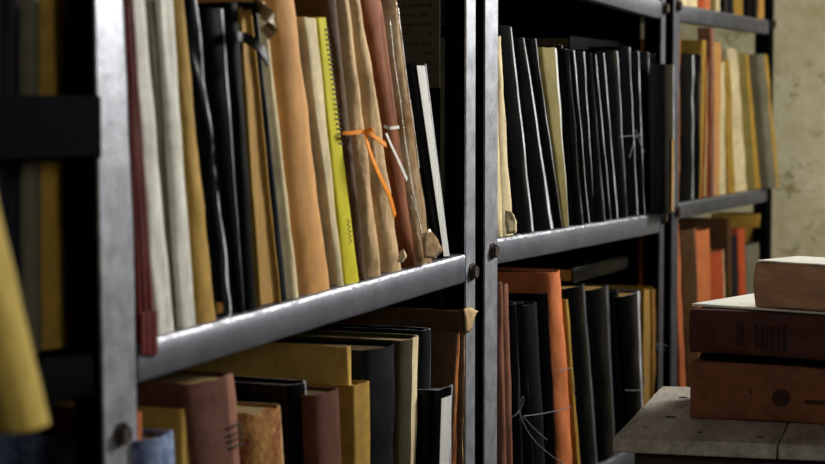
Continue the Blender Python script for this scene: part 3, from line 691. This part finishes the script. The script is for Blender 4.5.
# ---- bay 3, top shelf
G7 = 'books on the top shelf at the upper right'
T3 = [(682, 690, 'cream', 'cream rolled-edge file first from the left on the top far shelf'), (690.3, 700, 'cream', 'cream book second from the left on the top far shelf'),
      (700.3, 706, 'redorange', 'orange-red book on the top far shelf'), (706.3, 712.5, 'peach', 'peach-orange book on the top far shelf'),
      (713, 717, 'olive', 'olive book on the top far shelf'), (717.3, 722, 'cream', 'thin pale book between olive and black ones on the top far shelf'),
      (722.3, 729, 'black', 'black book left of the navy one on the top far shelf'), (729.3, 736, 'navy', 'navy book on the top far shelf'),
      (737, 746, 'ochre', 'golden tan book on the top far shelf'), (746.5, 754, 'blackmatte', 'black book right of the golden tan one on the top far shelf'),
      (754.3, 761, 'black', 'second black book right of the golden tan one on the top far shelf'), (761.5, 765.5, 'tan', 'thin tan book last on the top far shelf')]
for i, (a, b, c, lab) in enumerate(T3):
    book('g%d' % i, lab, (a, b, 6 + i), (a, b, -60), U3, 'hard' if i % 2 else 'bundle', c, None, 'pages', h=.26 + .02 * ((i * 5) % 4) / 3, name='book', group=G7, d=.22, amp=.0015)

# ---- bay 0 (left edge)
z0s = S1(x_p1[0]); Z0 = flat(z0s)
G8 = 'files behind the dark crossbar at the left edge'
book('h0', 'dark blurred file at the far left edge behind the crossbar', (-30, 2, 380), (-30, 0, 0), Z0, 'bundle', 'charcoal', None, None, h=.42, prot=-.05, name='paper_file', cat='file', group=G8, d=.26)
book('h1', 'dark navy file behind the crossbar', (2.5, 30, 380), (0.5, 28, 0), Z0, 'bundle', 'navy', None, None, h=.42, prot=-.05, name='paper_file', cat='file', group=G8, d=.26)
book('h2', 'dull grey file behind the crossbar', (30.5, 48, 380), (28.5, 45, 0), Z0, 'bundle', 'olivegrey', None, None, h=.42, prot=-.05, name='paper_file', cat='file', group=G8, d=.26)
book('h3', 'olive-yellow folder behind the crossbar next to the bright post', (48.5, 76, 380), (45.5, 74, 0), Z0, 'bundle', 'ochre', None, None, h=.42, prot=-.05, name='card_folder', cat='folder', group=G8, d=.26)
book('h4', 'blurred yellow folder sticking far out of the shelf at the left edge', (24, 63, 445), (-55, -2, 150), Z0, 'bundle', 'yellowtan', None, 'pages', h=.36, prot=.215, name='card_folder', cat='folder', d=.36, amp=.002, rnd=.8)

# ------------------------------------------------------------------ table and its stack
TZ = .75
FL = on_z(612.7, 438, TZ); BL = on_z(662, 386, TZ)
u = (BL - FL); tl = u.length; u.normalize(); v = Vector((u.y, -u.x, 0)); v.z = 0
rz = math.atan2(v.y, v.x)
TW = .86
tb = empty('wooden_table', (FL.x, FL.y, 0), rz); tag(tb, 'weathered grey wooden table carrying the stack of old ledgers', 'table')
bm = bmesh.new()
n = 4
for i in range(n):
    x0 = .215 * i - (0 if i == 0 else .0); x1 = min(.215 * (i + 1), TW + .2) - .0022
    add_box(bm, x0, x1, 0, tl, TZ - .019, TZ)
bmesh.ops.subdivide_edges(bm, edges=[e for e in bm.edges if e.calc_length() > .3], cuts=24)
for vv in bm.verts: vv.co.z += .0012 * noise.noise(vv.co * 14) if vv.co.z > TZ - .01 else 0; vv.co.x += .0015 * noise.noise(vv.co * 40)
for vv in bm.verts: vv.co.y += .0025 * noise.noise(Vector((vv.co.x * 30, vv.co.z * 90, 3))) if vv.co.y < .01 else 0
bm_obj('tabletop', bm, M['wood'], tb, bevel=.0018)
for (x0, x1, y0, y1) in ((.05, TW - .05, .03, .048), (.05, TW - .05, tl - .05, tl - .032), (.03, .048, .05, tl - .05), (TW - .05, TW - .032, .05, tl - .05)):
    box_obj('apron', (x0, x1, y0, y1, TZ - .11, TZ - .0195), M['wooddark'], tb, bevel=.002)
for x0 in (.025, TW - .075):
    for y0 in (.025, tl - .075):
        bm = bmesh.new(); vs = add_box(bm, x0, x0 + .05, y0, y0 + .05, 0, TZ - .0195)
        for q in vs[:4]: q.co.x = x0 + .025 + (q.co.x - x0 - .025) * .7; q.co.y = y0 + .025 + (q.co.y - y0 - .025) * .7
        bm_obj('leg', bm, M['wooddark'], tb, bevel=.003)
# nail holes / chips in the tabletop
bm = bmesh.new()
for (px, py, rr_) in ((671, 417.5, .006), (683, 398, .005), (700, 433, .003), (645, 428, .002), (760, 438, .004)):
    p = tb.matrix_world.inverted() @ Vector((0, 0, 0))
    w = on_z(px, py, TZ) - Vector((FL.x, FL.y, 0)); lx = w.dot(v); ly = w.dot(u)
    bmesh.ops.create_cone(bm, cap_ends=True, segments=12, radius1=rr_, radius2=rr_, depth=.0009, matrix=Matrix.Translation((lx, ly, TZ + .0011)) @ Matrix.Diagonal((1.3, .6, 1, 1)))
bm_obj('nail_hole', bm, M['ink'], tb)

def stack_book(key, name, label, pl, pr, z, th, length, depth, style, cover, pages, amp, rnd=1.0, cat='ledger', jag=0):
    """book lying flat with its spine towards the camera; pl, pr: photo points of the lower front edge"""
    SEED[0] += 1
    a = on_z(pl[0], pl[1], z); b = on_z(pr[0], pr[1], z)
    dx = (b - a); dx.z = 0; dx.normalize(); ang = math.atan2(dx.y, dx.x)
    root = empty(name, (a.x, a.y, z + th))
    root.rotation_euler = (Matrix.Rotation(ang, 3, 'Z') @ Matrix.Rotation(math.pi / 2, 3, 'Y')).to_euler()
    tag(root, label, cat, 'old ledgers stacked on the table')
    bookmesh(style, th, th, length, depth, 0, cover, None, pages, SEED[0] * 1.3, amp, rnd, 0, root, top_in=.006)
    BOOKS[key] = (root, dict(wb=th, wt=th, h=length, lean=0))
    return root
sA, sT, sB, sP, sC = .079, .009, .060, .0035, .062
z = TZ + .0015
stack_book('sa', 'ledger', 'thick orange-brown ledger at the bottom of the table stack', (690, 417.5), (825, 424.5), z, sA, .36, .26, 'hard', 'ledgerorange', 'pages', .0026, .6); z += sA + .001
stack_book('st', 'ledger', 'thin blackened ledger squeezed between the two thick ones on the table', (700, 359.5), (825, 367.5), z, sT, .33, .22, 'flat', 'blackmatte', 'pages_dark', .0008); z += sT + .001
stack_book('sb', 'ledger', 'thick dark maroon ledger in the middle of the table stack', (689, 352.5), (825, 361), z, sB, .36, .25, 'hard', 'ledgermaroon', 'pages', .0028, .7); z += sB + .0012
stack_book('sp', 'paper_file', 'thin white sheet added for the lit top of the maroon ledger', (692, 306), (825, 314.5), z, sP, .35, .245, 'flat', 'littop', None, .0008, cat='file'); z += sP + .001  # added sheet, paints the lit top face of the ledger below
stack_book('sc', 'ledger', 'tan-brown paper-covered ledger on top of the table stack', (753.5, 307), (825, 312.5), z, sC, .30, .12, 'bundle', 'ledgertan', 'pages', .0034, .35)
bm = bmesh.new(); add_box(bm, -.0022, -.0004, .004, .112, .001, .298); bmesh.ops.subdivide_edges(bm, edges=[e for e in bm.edges if e.calc_length() > .2], cuts=14)
for q in bm.verts: q.co.x += .0012 * noise.noise(Vector((q.co.z * 22, 1, 2))) - .0008
bm_obj('lit_top_sheet', bm, M['littop'], BOOKS['sc'][0])  # added white sheet standing for the ledger's lit top face
def spine_mark(key, shapes, m_, name='print', off=.0012):
    root = BOOKS[key][0]; bm = bmesh.new()
    for s in shapes:
        if s[0] == 'ring':
            _, cz, cx, ro, ri = s
            bmv = [[bm.verts.new((cx + r * math.cos(a), -off, cz + r * math.sin(a))) for a in [k * math.tau / 28 for k in range(28)]] for r in (ri, ro)]
            for k in range(28): bm.faces.new((bmv[0][k], bmv[0][(k + 1) % 28], bmv[1][(k + 1) % 28], bmv[1][k]))
        elif s[0] == 'disc':
            _, cz, cx, ro = s
            bm.faces.new([bm.verts.new((cx + ro * math.cos(k * math.tau / 20), -off, cz + ro * math.sin(k * math.tau / 20))) for k in range(20)])
        else:
            _, z0, z1, x0, x1 = s
            bm.faces.new([bm.verts.new(p) for p in ((x0, -off, z0), (x0, -off, z1), (x1, -off, z1), (x1, -off, z0))])
    return bm_obj(name, bm, M[m_], root, smooth=False)
# local z = along the spine from its left end, local x = down from the top edge
e0, ex = .127, .045
spine_mark('sa', [('disc', e0, ex, .0125)], 'ledgermark', 'emblem', .0019)
spine_mark('sa', [('ring', e0, ex, .0108, .0098), ('rect', e0 - .006, e0 + .005, ex - .004, ex - .0025), ('rect', e0 - .004, e0 + .006, ex + .001, ex + .003), ('disc', e0 + .001, ex - .001, .003)], 'ledgermark2', 'emblem_detail', .0024)
spine_mark('sa', [('disc', .085, .036, .0016), ('disc', .085, .041, .0016), ('disc', .0855, .050, .0014)], 'ledgermark', 'print', .0019)
rr = random.Random(2); q = []; zz = .16
while zz < .24:
    w = rr.uniform(.002, .005); q.append(('rect', zz, zz + w, .046, .0515)); zz += w + .0012
spine_mark('sa', q, 'ledgermark', 'title_print', .0019)
rr = random.Random(4); q = []
for zz in (.072, .078, .098, .106, .113, .121, .130, .138): q.append(('rect', zz, zz + .003, .014 + rr.random() * .004, .045 + rr.random() * .006))
spine_mark('sb', q, 'ledgermark2', 'title_print', .0022)

# ------------------------------------------------------------------ room
WX = x_p3r[1] + .17; WB = .62
def struct(o): o['kind'] = 'structure'; return o
def wall(name, b, m_): return struct(box_obj(name, b, M[m_]))
X0 = -.6
wall('wall_right', (WX, WX + .1, -2.7, WB + .1, 0, 2.7), 'plaster')
wall('wall_back', (X0, WX - .001, WB, WB + .1, 0, 2.7), 'plasterdark')
wall('floor', (X0 - .1, WX + .1, -2.8, WB + .1, -.1, 0), 'concrete')
wall('ceiling', (X0 - .1, WX + .1, -2.8, WB + .1, 2.7, 2.8), 'plasterdark')
wall('baseboard_right', (WX - .012, WX - .0005, -2.69, WB - .001, 0.0005, .09), 'wooddark')

struct(box_obj('unseen_dark_panel', (WX - .03, WX - .0005, -1.75, -.42, 0.001, 2.1), M['paneldark'], None, bevel=.004))  # unseen panel added to keep reflections in the black spines dark
# ------------------------------------------------------------------ light
def area(name, loc, target, sx, sy, power, color):
    ld = bpy.data.lights.new(name, 'AREA'); ld.shape = 'RECTANGLE'; ld.size = sx; ld.size_y = sy; ld.energy = power; ld.color = color
    o = bpy.data.objects.new(name, ld); col.objects.link(o); o.location = loc
    o.rotation_euler = (Vector(target) - Vector(loc)).to_track_quat('-Z', 'Y').to_euler(); return o
area('window_light', (4.78, -1.40, 2.15), (2.3, 0, 1.45), .6, .6, 30, (1.0, .985, .94)).data.spread = math.radians(80)
area('broad_fill', (4.0, -2.3, 2.1), (2.8, 0, 1.15), .6, .6, 13, (1.0, .98, .92))  # added broad weak fill, no roof opening here
area('aisle_fill', (.7, -1.7, 1.45), (3.0, 0, .9), .6, .5, 9, (1.0, .96, .88))  # added fill for the near book covers, like bounce behind the camera
area('wall_fill', (3.7, -2.4, 1.7), (5.0, -.4, 1.3), .5, 1.0, 13, (1.0, .97, .88)).data.spread = math.radians(70)  # added fill to brighten the end wall
w = bpy.data.worlds.new('world'); sc.world = w; w.use_nodes = True
w.node_tree.nodes['Background'].inputs[0].default_value = (.6, .7, .9, 1); w.node_tree.nodes['Background'].inputs[1].default_value = .02
sc.view_settings.view_transform = 'Standard'; sc.view_settings.look = 'None'
sc.view_settings.exposure = 0.0; sc.view_settings.gamma = .88
sc.cycles.use_denoising = True
